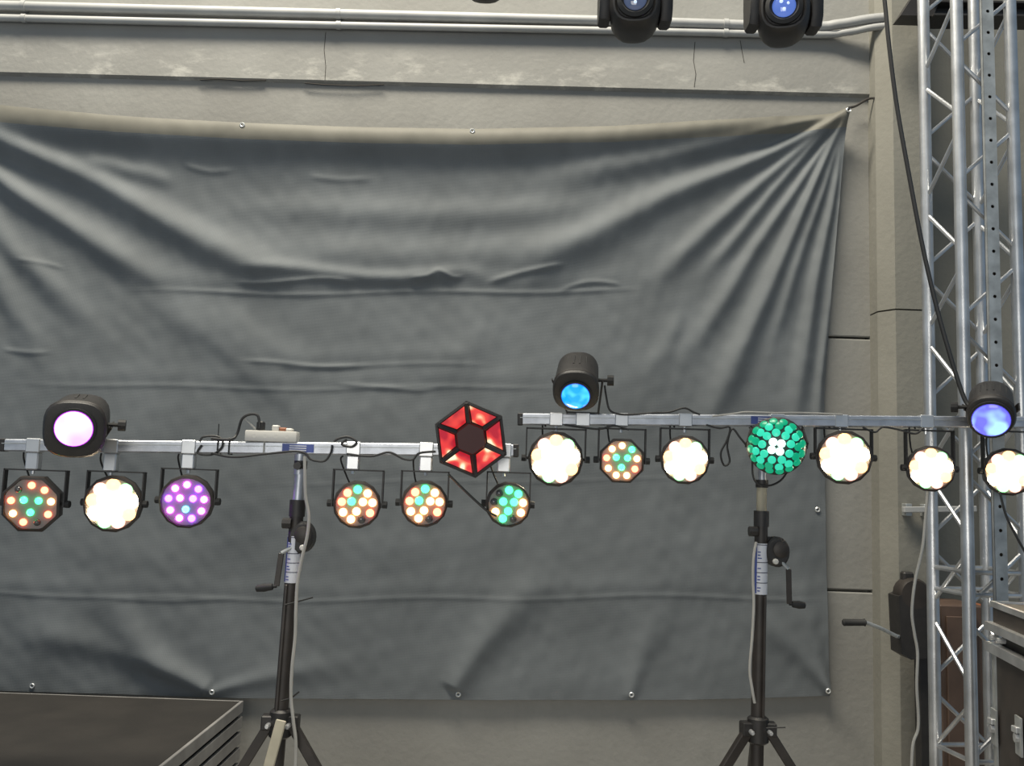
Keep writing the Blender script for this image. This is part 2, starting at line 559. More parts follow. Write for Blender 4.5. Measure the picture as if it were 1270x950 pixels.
faces = np.stack([idx[:-1, :-1], idx[1:, :-1], idx[1:, 1:], idx[:-1, 1:]], -1).reshape(-1, 4)
tarp = thing('tarpaulin', (P(500, 866, YT).x, YT, P(500, 866, YT).z), 'large wrinkled blue-grey tarpaulin hung across the concrete wall', 'tarpaulin')
o0 = np.array(ORG[tarp.name])
me = bpy.data.meshes.new('sheet')
HR = 11
me.from_pydata((vv - o0).tolist(), [], faces[(NX - 1) * HR:].tolist())
hm = bpy.data.meshes.new('hem')
hm.from_pydata((vv[:NX * (HR + 1)] - o0).tolist(), [], faces[:(NX - 1) * HR].tolist())
hm.shade_smooth()
me.shade_smooth()
m = mat('tarp_weave', (0.134, 0.147, 0.155), 0.65, var=0.12, vscale=3.0, spec=0.2)
nt = m.node_tree
pb = nt.nodes['Principled BSDF']
tc = nt.nodes.new('ShaderNodeTexCoord')
wv = []
for ax, rot in (('X', 0), ('Z', 0)):
    wn = nt.nodes.new('ShaderNodeTexWave')
    wn.wave_type = 'BANDS'
    wn.bands_direction = ax
    wn.inputs['Scale'].default_value = 55
    wn.inputs['Distortion'].default_value = 1.5
    wn.inputs['Detail'].default_value = 2
    nt.links.new(tc.outputs['Object'], wn.inputs['Vector'])
    wv.append(wn)
ad = nt.nodes.new('ShaderNodeMath')
nt.links.new(wv[0].outputs['Fac'], ad.inputs[0])
nt.links.new(wv[1].outputs['Fac'], ad.inputs[1])
bp = nt.nodes.new('ShaderNodeBump')
bp.inputs['Strength'].default_value = 0.12
bp.inputs['Distance'].default_value = 0.004
nt.links.new(ad.outputs[0], bp.inputs['Height'])
nt.links.new(bp.outputs['Normal'], pb.inputs['Normal'])
me.materials.append(m)
sh = bpy.data.objects.new('sheet', me)
COL.objects.link(sh)
sh.parent = tarp
hm.materials.append(mat('tarp_hem', (0.150, 0.145, 0.122), 0.6, var=0.12, vscale=6, spec=0.3))
ho = bpy.data.objects.new('hem', hm)
COL.objects.link(ho)
ho.parent = tarp
ho['label'] = 'tan hem along the upper edge'


def tarp_at(px, py):
    i = np.argmin((PX - px) ** 2 + (PY - py) ** 2)
    q = vv[i]
    return Vector((q[0], q[1], q[2]))


eye = MB()
eye.lathe([(0.006, 0.0), (0.0065, -0.004), (0.010, -0.006), (0.0135, -0.003), (0.0135, 0.001)], 16, cap0=False, cap1=False)
eye = eye.build('eyelet', M_EYELET, tarp)
eme = eye.data
bpy.data.objects.remove(eye)
eme.transform(Matrix.Translation(ORG[tarp.name]))
for (ex, ey) in ((306, 163), (586, 170), (41, 851), (264, 858), (568, 861), (782, 861), (1024, 856), (1014, 632), (1043, 146)):
    place('eyelet', eme, tarp, Matrix.Translation(tarp_at(ex, ey) + Vector((0, -0.003, 0))))

rp = spline([tarp_at(1044, 145) + Vector((0, -.01, 0)), P(1062, 131, YW - 0.06), P(1079, 122, YW - 0.08), P(1096, 124, YW - 0.11)], 6)
tag(MB().tube(rp, 0.007, 8).build('tie_rope', M_ROPE, at=rp[0]), 'dark rope tying the upper right tarpaulin corner to the wall', 'rope')

# ------------------------------------------------------------------ stack of stage decks at lower left
dk = P(302, 869, 4.62)
ztop = dk.z
pitch = 0.072
n = int(ztop // pitch)
ordn = ['topmost', 'second', 'third', 'fourth', 'fifth', 'sixth', 'seventh', 'eighth', 'ninth']
xl, y0, y1 = dk.x - 2.0, 2.65, 4.62
for i in range(n):
    za = ztop - i * pitch
    zb = za - pitch if i < n - 1 else 0.0
    root = thing('stage_deck', ((xl + dk.x) / 2, (y0 + y1) / 2, zb),
                 ('dark topmost stage deck of the stack below the tarpaulin' if i == 0 else f'{ordn[i]} stage deck from the top of the stack, grey metal edge'), 'stage deck', 'stacked stage decks')
    cx, cy = (xl + dk.x) / 2, (y0 + y1) / 2
    sx, sy = dk.x - xl, y1 - y0
    MB().box((cx, cy, za - 0.009), (sx - 0.03, sy - 0.03, 0.018)).build('deck_board', M_DECK, root)
    for (c, sz) in (((dk.x - 0.0075, cy, za - 0.027), (0.015, sy, 0.054)), ((xl + 0.0075, cy, za - 0.027), (0.015, sy, 0.054)),
                    ((cx, y0 + 0.0075, za - 0.027), (sx - 0.03, 0.015, 0.054)), ((cx, y1 - 0.0075, za - 0.027), (sx - 0.03, 0.015, 0.054))):
        MB().box(c, sz, 0.002).build('edge_profile', M_DECKALU, root)
    for sxn in (-1, 1):
        for syn in (-1, 1):
            hz = pitch - 0.018 if i < n - 1 else za - 0.018
            MB().box((cx + sxn * (sx / 2 - 0.06), cy + syn * (sy / 2 - 0.06), za - 0.018 - hz / 2), (0.06, 0.06, hz)).build('corner_block', M_BLACK, root)


# ------------------------------------------------------------------ winch stands
def winch_stand(hub, topp, upc, legs, Y, mirror, winch_c, knob_c, label_y, crank, ties, label, front_leg):
    hp, tp = P(*hub, Y), P(*topp, Y)
    root = thing('winch_stand', (hp.x, hp.y, 0), label, 'stand', 'winch lighting stands')

    def on(py):
        t = (py - hub[1]) / (topp[1] - hub[1])
        return hp.lerp(tp, t)
    y_up, y_col = upc
    # main black tube with a keel rail in front
    low = Vector((hp.x + (hp.x - tp.x) * 0.9, hp.y, 0.10))
    MB().tube([low, on(y_col)], 0.025, 16).build('outer_tube', M_BROWNBLACK, root)
    MB().bar(on(hub[1] + 2) + Vector((0.012 * mirror, -0.026, 0)), on(label_y[1] + 2) + Vector((0.012 * mirror, -0.026, 0)), 0.010, 0.010, 0.002).build('guide_rail', M_BROWNBLACK, root)
    MB().tube([on(y_col), on(y_up)], 0.0195, 16).build('middle_tube', M_ALU if mirror < 0 else M_CREAM, root)
    MB().tube([on(y_up), tp], 0.016, 16).build('inner_tube', M_ALU, root)
    # collars
    c = on(y_col)
    MB().tube([c - Vector((0, 0, 0.03)), c + Vector((0, 0, 0.03))], 0.029, 16).build('collar', M_BLACK, root)
    c = on(y_up)
    MB().tube([c - Vector((0, 0, 0.015)), c + Vector((0, 0, 0.015))], 0.024, 16).build('collar', M_BLACK, root)
    # clamp knob
    k = P(*knob_c, Y - 0.02)
    kk = MB().cyl(Vector((k.x - 0.016, k.y, k.z)), Vector((k.x + 0.016, k.y, k.z)), 0.019, seg=8)
    kk.cyl(Vector((k.x, k.y, k.z)), on(knob_c[1]) + Vector((0, -0.01, 0)), 0.006, seg=8)
    kk.build('clamp_knob', M_BLACK, root)
    # winch: drum housing and gear cover
    wc = P(*winch_c, Y + 0.01)
    MB().lathe([(0.038, -0.035), (0.046, -0.028), (0.046, 0.028), (0.038, 0.035)], 22, TM(wc, 0), sz=1.25).build('winch_housing', M_BLACK, root)
    MB().lathe([(0.028, 0), (0.031, -0.008), (0.024, -0.012)], 18, TM(wc + Vector((0.01, -0.035, 0.01)))).build('gear_cover', M_BROWNBLACK, root)
    MB().lathe([(0.011, 0.004), (0.011, -0.006), (0.007, -0.009)], 8, TM(wc + Vector((-0.012 * mirror, -0.04, -0.035)))).build('bolt', M_WHITE, root)
    MB().bar(on(winch_c[1] - 8), Vector((wc.x, wc.y, wc.z + 0.03)), 0.02, 0.05).build('winch_bracket', M_BLACK, root)
    # crank
    q = [P(x, y, Y - 0.03) for x, y in crank]
    MB().tube([wc + Vector((0, -0.02, -0.02)), P(crank[0][0], crank[0][1], Y - 0.03)], 0.007, 8).build('crank_axle', M_STEEL, root)
    MB().bar(q[0], q[1], 0.020, 0.008, 0.002, up=Vector((0, 1, 0))).build('crank_arm', M_BROWNBLACK, root)
    d = (q[2] - q[1])
    MB().tube([q[1], q[1] + d * .15, q[1] + d * .2, q[1] + d * .6, q[1] + d * .95, q[2]], [0.006, 0.006, 0.012, 0.015, 0.012, 0.006], 12).build('crank_handle', M_RUBBER, root)
    # specification sticker wrapped on the front of the tube
    A, B = on(label_y[0]), on(label_y[1])
    ax = (A - B).normalized()
    st = MB()
    rings = []
    for p in (B, A):
        rings.append([p + Vector((0.0262 * math.sin(t), -0.0262 * math.cos(t), 0)) for t in [R(-75 + 150 * j / 10) for j in range(11)]] +
                     [p + Vector((0.0245 * math.sin(t), -0.0245 * math.cos(t), 0)) for t in [R(75 - 150 * j / 10) for j in range(11)]])
    st.loft(rings)
    st = st.build('sticker', M_LABELW, root)
    L = (A - B).length

    def patch(h0, h1, t0, t1, mm, nm):
        g = MB()
        rr = []
        for h in (h0, h1):
            p = B + ax * (L * h)
            rr.append([p + Vector((0.0268 * math.sin(t), -0.0268 * math.cos(t), 0)) for t in [R(t0 + (t1 - t0) * j / 6) for j in range(7)]] +
                      [p + Vector((0.0258 * math.sin(t), -0.0258 * math.cos(t), 0)) for t in [R(t1 - (t1 - t0) * j / 6) for j in range(7)]])
        g.loft(rr)
        g.build(nm, mm, st)
    patch(0.02, 0.98, -70, -46, M_LABELB, 'print_band')
    for h in (0.22, 0.42, 0.62, 0.965):
        patch(h, h + 0.016, -68, 66, M_DARKPRINT, 'print_line')
    for h in (0.06, 0.12, 0.28, 0.34, 0.5, 0.7, 0.76, 0.82):
        patch(h, h + 0.022, -40, -18 + 14 * random.random(), M_LABELB, 'print_line')
    # tripod hub, legs, braces
    hb = MB()
    hb.lathe([(0.030, -0.05), (0.040, -0.042), (0.040, 0.042), (0.030, 0.05)], 18, Matrix.Translation(hp) @ Matrix.Rotation(R(90), 4, 'X'))
    hb.build('leg_hub', M_BLACK, root)
    for i, (dx, dy, mm) in enumerate(legs):
        dirv = Vector((dx, dy, 0))
        a = hp + dirv.normalized() * 0.035 + Vector((0, 0, 0.005))
        bnd = Vector((hp.x + dx, hp.y + dy, 0.02))
        hg = MB().box((0, 0, 0), (0.062, 0.05, 0.05), 0.004, Matrix.Translation(a + Vector((0, 0, 0.0))) @ Matrix.Rotation(math.atan2(dy, dx), 4, 'Z'))
        hg.build('leg_hinge', M_BLACK, root)
        side = Vector((-dy, dx, 0)).normalized()
        lg = MB()
        lg.bar(a, bnd, 0.032, 0.034, 0.003)
        lg = lg.build('leg', mm, root)
        MB().cyl(bnd + Vector((0, 0, -0.02)), bnd + Vector((0, 0, 0.03)), 0.026, 0.022, 12).build('rubber_foot', M_RUBBER, lg)
        MB().lathe([(0.009, 0.0), (0.009, -0.05), (0.006, -0.056)], 8, Matrix.Translation(a + Vector((0, 0, -0.005)))).build('pivot_bolt', M_SILVER, root)
        mid = a.lerp(bnd, 0.55)
        MB().bar(mid, Vector((low.x, low.y, 0.20)), 0.008, 0.022).build('brace', M_BLACK, root)
    if front_leg:
        f0, f1 = P(*front_leg[0], Y - 0.09), P(*front_leg[1], Y - 0.12)
        MB().bar(f0, f1, 0.036, 0.012, 0.003, up=Vector((0, 1, 0))).build('cream_strap', M_CREAM, root)
    for (x0, ya, x1, yb) in ties:
        MB().tube([P(x0 - 12, ya + 3, Y - 0.03), P(x0, ya, Y - 0.03), P(x1, yb, Y - 0.035)], 0.003, 6).build('cable_tie', M_CABLE, root)
    return root


YLB, YRB = 3.40, 3.60
winch_stand((348, 897), (374, 563), (577, 632), [(-0.47, -0.05, M_BROWNBLACK), (0.54, 0.02, M_BROWNBLACK), (-0.10, 0.5, M_BROWNBLACK)], YLB, -1, (375, 666), (356, 649), (667, 725),
            [(349, 686), (343, 727), (317, 730)], [(366, 747, 388, 741), (361, 866, 371, 858)], 'left black winch stand with silver upper tube and crank pointing left', [(349, 893), (333, 952)])
winch_stand((940, 905), (946, 534), (602, 646), [(-0.54, -0.08, M_BROWNBLACK), (0.54, -0.04, M_BROWNBLACK), (0.06, 0.5, M_BROWNBLACK)], YRB, 1, (962, 684), (934, 659), (677, 740),
            [(978, 706), (979, 749), (999, 751)], [(950, 903, 974, 902)], 'right black winch stand with crank hanging right below the green dome light', None)


# ------------------------------------------------------------------ crossbars
def crossbar(p0, p1, Y, sticker, label):
    a, b = P(*p0, Y), P(*p1, Y)
    mid = (a + b) / 2
    root = thing('crossbar', mid, label, 'bar', 'lighting crossbars')
    d = (b - a).normalized()
    MB().bar(a, b, 0.034, 0.044, 0.004).build('bar', M_ALU, root)
    MB().bar(a - d * 0.01, a + d * 0.012, 0.037, 0.047, 0.003).build('end_cap', M_BLACK, root)
    MB().bar(b - d * 0.012, b + d * 0.01, 0.037, 0.047, 0.003).build('end_cap', M_BLACK, root)
    # groove lip along the front
    MB().bar(a + Vector((0, -0.0175, 0.006)), b + Vector((0, -0.0175, 0.006)), 0.003, 0.003).build('front_rib', M_STEEL, root)
    s0 = P(sticker, 540, Y)
    t = (s0.x - a.x) / (b.x - a.x)
    c = a.lerp(b, t) + Vector((0, -0.019, 0))
    st = MB().box((0, 0, 0), (0.115, 0.003, 0.030), 0.0, Matrix.Translation(c)).build('sticker', M_LABELB, root)
    for zz in (0.008, 0.0, -0.008):
        MB().box((0, 0, 0), (0.062, 0.002, 0.004), 0.0, Matrix.Translation(c + Vector((0.0, -0.002, zz)))).build('print_line', M_LABELW, st)
    # socket that sits on the stand tube
    sk = a.lerp(b, t) + Vector((0.006, 0, -0.045))
    MB().cyl(sk + Vector((0, 0, -0.05)), sk + Vector((0, 0, 0.024)), 0.021, seg=16).build('stand_socket', M_ALU, root)
    MB().cyl(sk + Vector((0.0, -0.018, -0.02)), sk + Vector((0.0, -0.045, -0.02)), 0.014, seg=8).build('socket_knob', M_BLACK, root)
    return a, b


LA, LB = crossbar((5, 552), (640, 559), YLB, 372, 'lower left aluminium crossbar carrying six small LED lamps')
RA, RB = crossbar((645, 520), (1290, 524), YRB, 948, 'higher right aluminium crossbar reaching across the truss')


def barp(which, px):
    a, b = (LA, LB) if which == 'L' else (RA, RB)
    x = P(px, 540, a.y).x
    return a.lerp(b, (x - a.x) / (b.x - a.x))


# ------------------------------------------------------------------ LED par cans
def emi(name, c, s):
    return mat(name, tuple(0.4 * k for k in c), 0.3, emit=c, estr=s)


E_RED = emi('led_warm_red', (1.0, 0.12, 0.05), 13.0)
E_GRN = emi('led_green', (0.03, 1.0, 0.25), 9.0)
E_YEL = emi('led_amber_white', (1.0, 0.38, 0.11), 14.0)
E_PUR = emi('led_purple', (0.30, 0.03, 1.0), 26.0)
E_PNK = emi('led_pink_white', (0.75, 0.06, 0.95), 20.0)
E_CYA = emi('led_cyan', (0.08, 0.7, 1.0), 7.0)
E_HOT = emi('led_full_white', (1.0, 0.84, 0.58), 26.0)
E_HOTY = emi('led_front_glow', (1.0, 0.90, 0.70), 5.5)
E_HOTR = emi('led_fringe_orange', (1.0, 0.50, 0.20), 3.6)  # outer diode tint standing in for the coloured glare fringe
E_OFF = mat('led_lens_unlit', (0.06, 0.06, 0.06), 0.15, coat=0.6)
M_PLATE = mat('par_face_plate', (0.22, 0.21, 0.20), 0.35, var=0.1)
M_REFL = mat('par_lit_reflector', (0.42, 0.36, 0.30), 0.35, var=0.05)  # lit copy of the face plate, hot lamps' glow put into its colour
E_HOTG = emi('led_fringe_green', (0.38, 1.0, 0.42), 2.4)
E_HOTP = emi('led_fringe_pink', (1.0, 0.46, 0.36), 2.6)
M_HOUS = mat('par_housing', (0.035, 0.028, 0.024), 0.45, var=0.2, vscale=20)

_led = {}


def led_mesh(m, r=0.0125):
    key = (m.name, r)
    if key not in _led:
        g = MB().lathe([(r, 0.002), (r, -0.004), (r * 0.85, -0.009), (r * 0.5, -0.012), (r * 0.15, -0.013)], 14)
        o = g.build('led', m)
        _led[key] = o.data
        bpy.data.objects.remove(o)
    return _led[key]


def par_can(which, barpx, cx, cy, rad, yoke_w, yoke_py, yaw, pitch, roll, mode, label, cords=True):
    bp_ = barp(which, barpx)
    Y = bp_.y
    c = P(cx, cy, Y)
    root = thing('led_par_can', (bp_.x, bp_.y, bp_.z), label, 'stage light', 'small LED par lamps on the crossbars')
    yt = P(barpx, yoke_py, Y).z
    # clamp: strap round the bar + block below it
    MB().box((bp_.x, bp_.y, bp_.z), (0.052, 0.041, 0.051), 0.003).build('clamp', M_SILVER, root)
    if bp_.z - 0.025 - yt > 0.03:
        h = bp_.z - 0.025 - yt
        blk = MB().box((bp_.x, bp_.y, yt + h / 2), (0.046, 0.036, h * 0.98), 0.004)
        blk.build('clamp_block', M_SILVER, root)
    MB().cyl((bp_.x, bp_.y, yt - 0.014), (bp_.x, bp_.y, bp_.z - 0.02), 0.007, seg=8).build('bolt', M_SILVER, root)
    # U-shaped yoke
    hw = yoke_w / 2
    xc = c.x
    g = MB()
    g.bar((xc - hw, Y, yt), (xc + hw, Y, yt), 0.026, 0.005)
    for s in (-1, 1):
        g.bar((xc + s * hw, Y, yt + 0.0025), (xc + s * hw, Y, c.z - 0.012), 0.005, 0.026)
    g.build('yoke', M_BLACK, root)
    for s in (-1, 1):
        k = MB().cyl((xc + s * (hw + 0.002), Y, c.z), (xc + s * (hw + 0.018), Y, c.z), 0.013, seg=8)
        k.cyl((xc + s * (hw + 0.004), Y, c.z), (xc + s * rad * 0.8, Y, c.z), 0.005, seg=8)
        k.build('tilt_knob', M_RUBBER, root)
    M = TM(c, yaw, pitch, roll)
    hs = MB().lathe([(rad * 0.55, 0.055), (rad * 0.86, 0.045), (rad * 0.98, 0.01), (rad, -0.018), (rad * 0.985, -0.030), (rad * 0.90, -0.034), (rad * 0.885, -0.026)], 8 if mode in ('redgreen', 'ring') else 14, M, rot=R(22.5))
    hs.build('housing', M_HOUS, root)
    MB().lathe([(rad * 0.87, -0.020), (rad * 0.87, -0.027)], 24, M).build('face_plate', M_REFL if mode == 'hot' else M_PLATE, root)
    R1, R2 = rad * 0.64, rad * 0.27
    n1, n2 = 9, 3
    for i in range(n1 + n2):
        if i < n1:
            a = 2 * math.pi * (i + 0.25) / n1
            x, z = R1 * math.cos(a), R1 * math.sin(a)
        else:
            a = 2 * math.pi * ((i - n1) / n2) + 0.5
            x, z = R2 * math.cos(a), R2 * math.sin(a)
        r = 0.0125
        if mode == 'redgreen':
            mm = [E_YEL, E_RED, E_RED, E_OFF, E_RED, E_YEL, E_RED, E_OFF, E_RED][i] if i < n1 else E_GRN
        elif mode == 'purple':
            mm = [E_PNK, E_PUR, E_PNK][i % 3] if i < n1 else [E_PUR, E_PNK, E_CYA][i - n1]
        elif mode == 'quad':
            mm = [E_YEL, E_YEL, E_GRN, E_RED, E_RED, E_YEL, E_YEL, E_OFF, E_RED][i] if i < n1 else [E_YEL, E_GRN, E_YEL][i - n1]
            r = 0.0145
        elif mode == 'quadgreen':
            mm = [E_YEL, E_GRN, E_GRN, E_OFF, E_OFF, E_YEL, E_GRN, E_OFF, E_YEL][i] if i < n1 else [E_GRN, E_GRN, E_GRN][i - n1]
            r = 0.014
        elif mode == 'ring':
            mm = [E_YEL, E_GRN, E_YEL, E_YEL, E_RED, E_YEL, E_YEL, E_YEL, E_RED][i] if i < n1 else E_GRN
        else:
            mm = [E_HOT, E_HOTG, E_HOTR, E_HOTP, E_HOTR, E_HOT, E_HOTG, E_HOTP, E_HOTR][i] if i < n1 else E_HOT  # orange, pink and green outer diodes imitate the glare fringe
            r = rad * 0.245 if i < n1 else rad * 0.29
        yy = -0.026
        if mode == 'hot' and i >= n1:
            yy = -0.030
        place('led', led_mesh(mm, r), root, M @ Matrix.Translation((x, yy, z)))
    if cords:
        s = -1
        pts = [(c.x + 0.02, Y + 0.055, c.z), (c.x + s * rad * 0.4, Y + 0.07, c.z + 0.06), (bp_.x + s * 0.05, Y + 0.03, yt + 0.03), (bp_.x + s * 0.04, Y + 0.0, bp_.z - 0.028)]
        MB().tube(spline(pts, 5), 0.0035, 6).build('power_lead', M_CABLE, root)
    return root


par_can('L', 45, 42, 624, 0.108, 0.226, 583, 8, 8, 0, 'redgreen', 'LED par lamp with red and green diodes at the left crossbar end')
par_can('L', 141, 142, 624, 0.104, 0.205, 585, 8, 6, 0, 'hot', 'dazzling white LED par lamp right beside the magenta lamp')
par_can('L', 237, 233, 621, 0.098, 0.200, 582, 8, 8, 0, 'purple', 'LED par lamp glowing purple')
par_can('L', 440, 443, 625, 0.087, 0.182, 583, 8, 6, 0, 'quad', 'LED par lamp with amber and green diodes, nearest right of left stand')
par_can('L', 530, 526, 624, 0.086, 0.172, 585, 8, 6, 0, 'quad', 'LED par lamp with amber diodes hanging just left of the red derby')
par_can('L', 626, 630, 625, 0.083, 0.158, 586, 4, 6, 0, 'quadgreen', 'LED par lamp with green diodes hanging below the red derby')
par_can('R', 689, 689, 569, 0.108, 0.23, 532, -2, 4, 0, 'hot', 'dazzling white LED par lamp under the cyan lamp')
par_can('R', 770, 771, 571, 0.092, 0.182, 532, -6, 6, 0, 'ring', 'dim octagonal LED par lamp with a ring of diodes between two dazzling lamps')
par_can('R', 849, 849, 570, 0.096, 0.19, 532, -6, 4, 0, 'hot', 'dazzling white LED par lamp immediately left of the green dome')
par_can('R', 1042, 1046, 567, 0.106, 0.22, 532, -12, 4, 0, 'hot', 'dazzling white LED par lamp right of the green dome')
par_can('R', 1148, 1153, 581, 0.090, 0.185, 534, -14, 4, 0, 'hot', 'dazzling white LED par lamp in front of the truss')
par_can('R', 1246, 1249, 585, 0.093, 0.185, 535, -16, 4, 0, 'hot', 'dazzling white LED par lamp below the blue lamp at the right edge')


# ------------------------------------------------------------------ flower effect lamps on top of the bars
def flower_lamp(which, barpx, cx, cy, Y, rad, length, lens_r, lens_dz, yaw, pitch, expo, knob_side, lensm, edgem, label):
    b0 = barp(which, barpx)
    root = thing('flower_effect_lamp', b0, label, 'stage light', 'barrel effect lamps on the crossbars')
    c = P(cx, cy, Y)
    M = TM(c, yaw, pitch, 0)
    h = length
    body = MB().lathe([(rad * 0.70, h), (rad * 0.86, h * 0.97), (rad * 0.93, h * 0.86), (rad * 0.97, h * 0.3), (rad, 0.03), (rad, 0.008), (rad * 0.95, 0.0), (rad * 0.88, -0.002)], 32, M, expo=expo)
    body.build('body', M_BLACK, root)
    MB().lathe([(rad * 0.985, 0.022), (rad * 1.02, 0.018), (rad * 1.02, 0.012), (rad * 0.985, 0.008)], 32, M, expo=expo).build('bezel_seam', M_BROWNBLACK, root)
    Ml = M @ Matrix.Translation((0, 0, lens_dz))
    MB().lathe([(lens_r * 1.02, -0.001), (lens_r * 1.12, -0.004), (lens_r * 1.12, -0.012), (lens_r * 1.0, -0.013)], 32, Ml).build('lens_ring', M_RUBBER, root)
    g = MB().lathe([(lens_r, -0.006), (lens_r * 0.96, -0.013), (lens_r * 0.7, -0.022), (lens_r * 0.35, -0.027), (lens_r * 0.1, -0.028)], 32, Ml)
    o = g.build('lens', lensm, root)
    MB().lathe([(lens_r * 1.005, -0.0065), (lens_r * 1.005, -0.0125), (lens_r * 0.95, -0.0145)], 32, Ml, cap0=False, cap1=False).build('lens_edge', edgem, root)
    # vent slots on the barrel
    for k in range(6):
        a = R(50 + k * 16)
        MB().box((0, 0, 0), (0.006, h * 0.35, 0.004), 0, M @ Matrix.Translation((rad * 0.97 * math.cos(a), h * 0.55, rad * 0.97 * math.sin(a)))).build('vent_slot', M_RUBBER, root)
    # U bracket with knobs, going to the clamp on the bar
    for s in (-1, 1):
        piv = M @ Vector((s * (rad + 0.012), h * 0.5, 0))
        foot = Vector((b0.x + s * rad * 0.7, b0.y, b0.z + 0.026))
        g = MB().bar(piv, foot, 0.028, 0.005, 0, up=Vector((1, 0, 0)))
        g.build('bracket_arm', M_BLACK, root)
        if s == knob_side:
            k0 = M @ Vector((s * (rad - 0.01), h * 0.5, 0))
            k1 = M @ Vector((s * (rad + 0.03), h * 0.5, 0))
            k2 = M @ Vector((s * (rad + 0.055), h * 0.5, 0))
            kb = MB().cyl(k0, k1, 0.007, seg=8)
            kb.cyl(k1, k2, 0.021, seg=10)
            kb.build('bracket_knob', M_RUBBER, root)
    MB().bar((b0.x - rad * 0.7 - 0.005, b0.y, b0.z + 0.027), (b0.x + rad * 0.7 + 0.005, b0.y, b0.z + 0.027), 0.028, 0.005).build('bracket_base', M_BLACK, root)
    MB().box((b0.x, b0.y, b0.z), (0.055, 0.042, 0.052), 0.003).build('clamp', M_SILVER, root)
    return root


flower_lamp('L', 105, 92, 533, 3.17, 0.098, 0.24, 0.063, 0.006, 18, 14, 3.0, 1,
            lens_mat('lens_magenta', (1.0, 0.26, 1.0), (1.0, 0.42, 1.0), 2.7, 8), emi('lens_edge_magenta', (0.45, 0.02, 0.80), 1.0), 'black barrel lamp with magenta lens at the left crossbar end')
flower_lamp('R', 722, 714, 486, 3.46, 0.086, 0.20, 0.055, -0.012, -7, 34, 2.6, 1,
            lens_mat('lens_cyan', (0.0, 0.42, 1.0), (0.10, 0.80, 1.0), 1.15, 22), emi('lens_edge_blue', (0.02, 0.10, 0.75), 1.0), 'black barrel lamp with cyan lens standing on the right crossbar')
flower_lamp('R', 1232, 1229, 517, 3.44, 0.083, 0.18, 0.067, -0.008, -28, 30, 2.3, -1,
            lens_mat('lens_blue', (0.16, 0.16, 0.95), (0.45, 0.80, 1.0), 1.25, 15), emi('lens_edge_violet', (0.10, 0.08, 0.75), 1.0), 'black barrel lamp with blue violet lens in front of the truss')

# ------------------------------------------------------------------ red derby
b0 = barp('L', 584)
root = thing('derby_effect_light', b0, 'hexagonal derby lamp with six glowing red panels', 'stage light')
c = P(584, 545, 3.22)
M = TM(c, 2, 8, 0)
RO, RI = 0.136, 0.057


def hexp(r, y, off=0.0, k0=39):
    return [Vector((r * math.cos(R(k0 + 60 * k + off)), y, r * math.sin(R(k0 + 60 * k + off)))) for k in range(6)]


g = MB()
g.loft([hexp(RO * 0.55, 0.15), hexp(RO * 0.95, 0.11), hexp(RO, 0.03), hexp(RO, -0.002), hexp(RO * 0.93, -0.004), hexp(RO * 0.93, 0.006), hexp(RI * 1.02, 0.040)], M)
g.build('housing', M_BLACK, root)
E_DRED = lens_mat('derby_red_panel', (0.50, 0.010, 0.022), (0.95, 0.05, 0.04), 1.0, 17)
_cr = E_DRED.node_tree.nodes['Principled BSDF'].inputs['Emission Color'].links[0].from_node.color_ramp
_cr.elements[0].position, _cr.elements[1].position = 0.38, 0.55
_e = _cr.elements.new(0.60)
_e.color = (1.0, 0.30, 0.16, 1)
_e = _cr.elements.new(0.66)
_e.color = (1.6, 1.3, 0.8, 1)
for k in range(6):
    a0, a1 = R(39 + 60 * k), R(99 + 60 * k)
    am = (a0 + a1) / 2

    def pt(rr, t, y):
        p0 = Vector((math.cos(a0), 0, math.sin(a0))) * rr
        p1 = Vector((math.cos(a1), 0, math.sin(a1))) * rr
        q = p0.lerp(p1, t)
        return Vector((q.x, y, q.z))
    pan = MB()
    pan.loft([[pt(RO * 0.90, 0.09, 0.002), pt(RO * 0.90, 0.91, 0.002), pt(RI * 1.14, 0.80, 0.032), pt(RI * 1.14, 0.20, 0.032)],
              [pt(RO * 0.90, 0.09, 0.012), pt(RO * 0.90, 0.91, 0.012), pt(RI * 1.14, 0.80, 0.042), pt(RI * 1.14, 0.20, 0.042)]], M)
    pan.build('red_panel', E_DRED, root, smooth=0)
    # raised divider between panels
    dv = MB().bar(M @ Vector((RO * 0.95 * math.cos(a0), -0.003, RO * 0.95 * math.sin(a0))), M @ Vector((RI * math.cos(a0), 0.024, RI * math.sin(a0))), 0.012, 0.012)
    dv.build('divider', M_BLACK, root)
g = MB().loft([hexp(RI * 1.04, 0.045), hexp(RI * 1.04, 0.022), hexp(RI * 0.94, 0.016)], M)
g.build('centre_cap', mat('dark_red_cap', (0.06, 0.012, 0.012), 0.5), root)
for s in (-1, 1):
    MB().bar(M @ Vector((s * 0.115, 0.07, 0)), Vector((b0.x + s * 0.06, b0.y, b0.z - 0.026)), 0.026, 0.005, up=Vector((1, 0, 0))).build('bracket_arm', M_BLACK, root)
MB().bar((b0.x - 0.065, b0.y, b0.z - 0.027), (b0.x + 0.065, b0.y, b0.z - 0.027), 0.026, 0.005).build('bracket_base', M_BLACK, root)
MB().box(b0, (0.055, 0.042, 0.052), 0.003).build('clamp', M_SILVER, root)

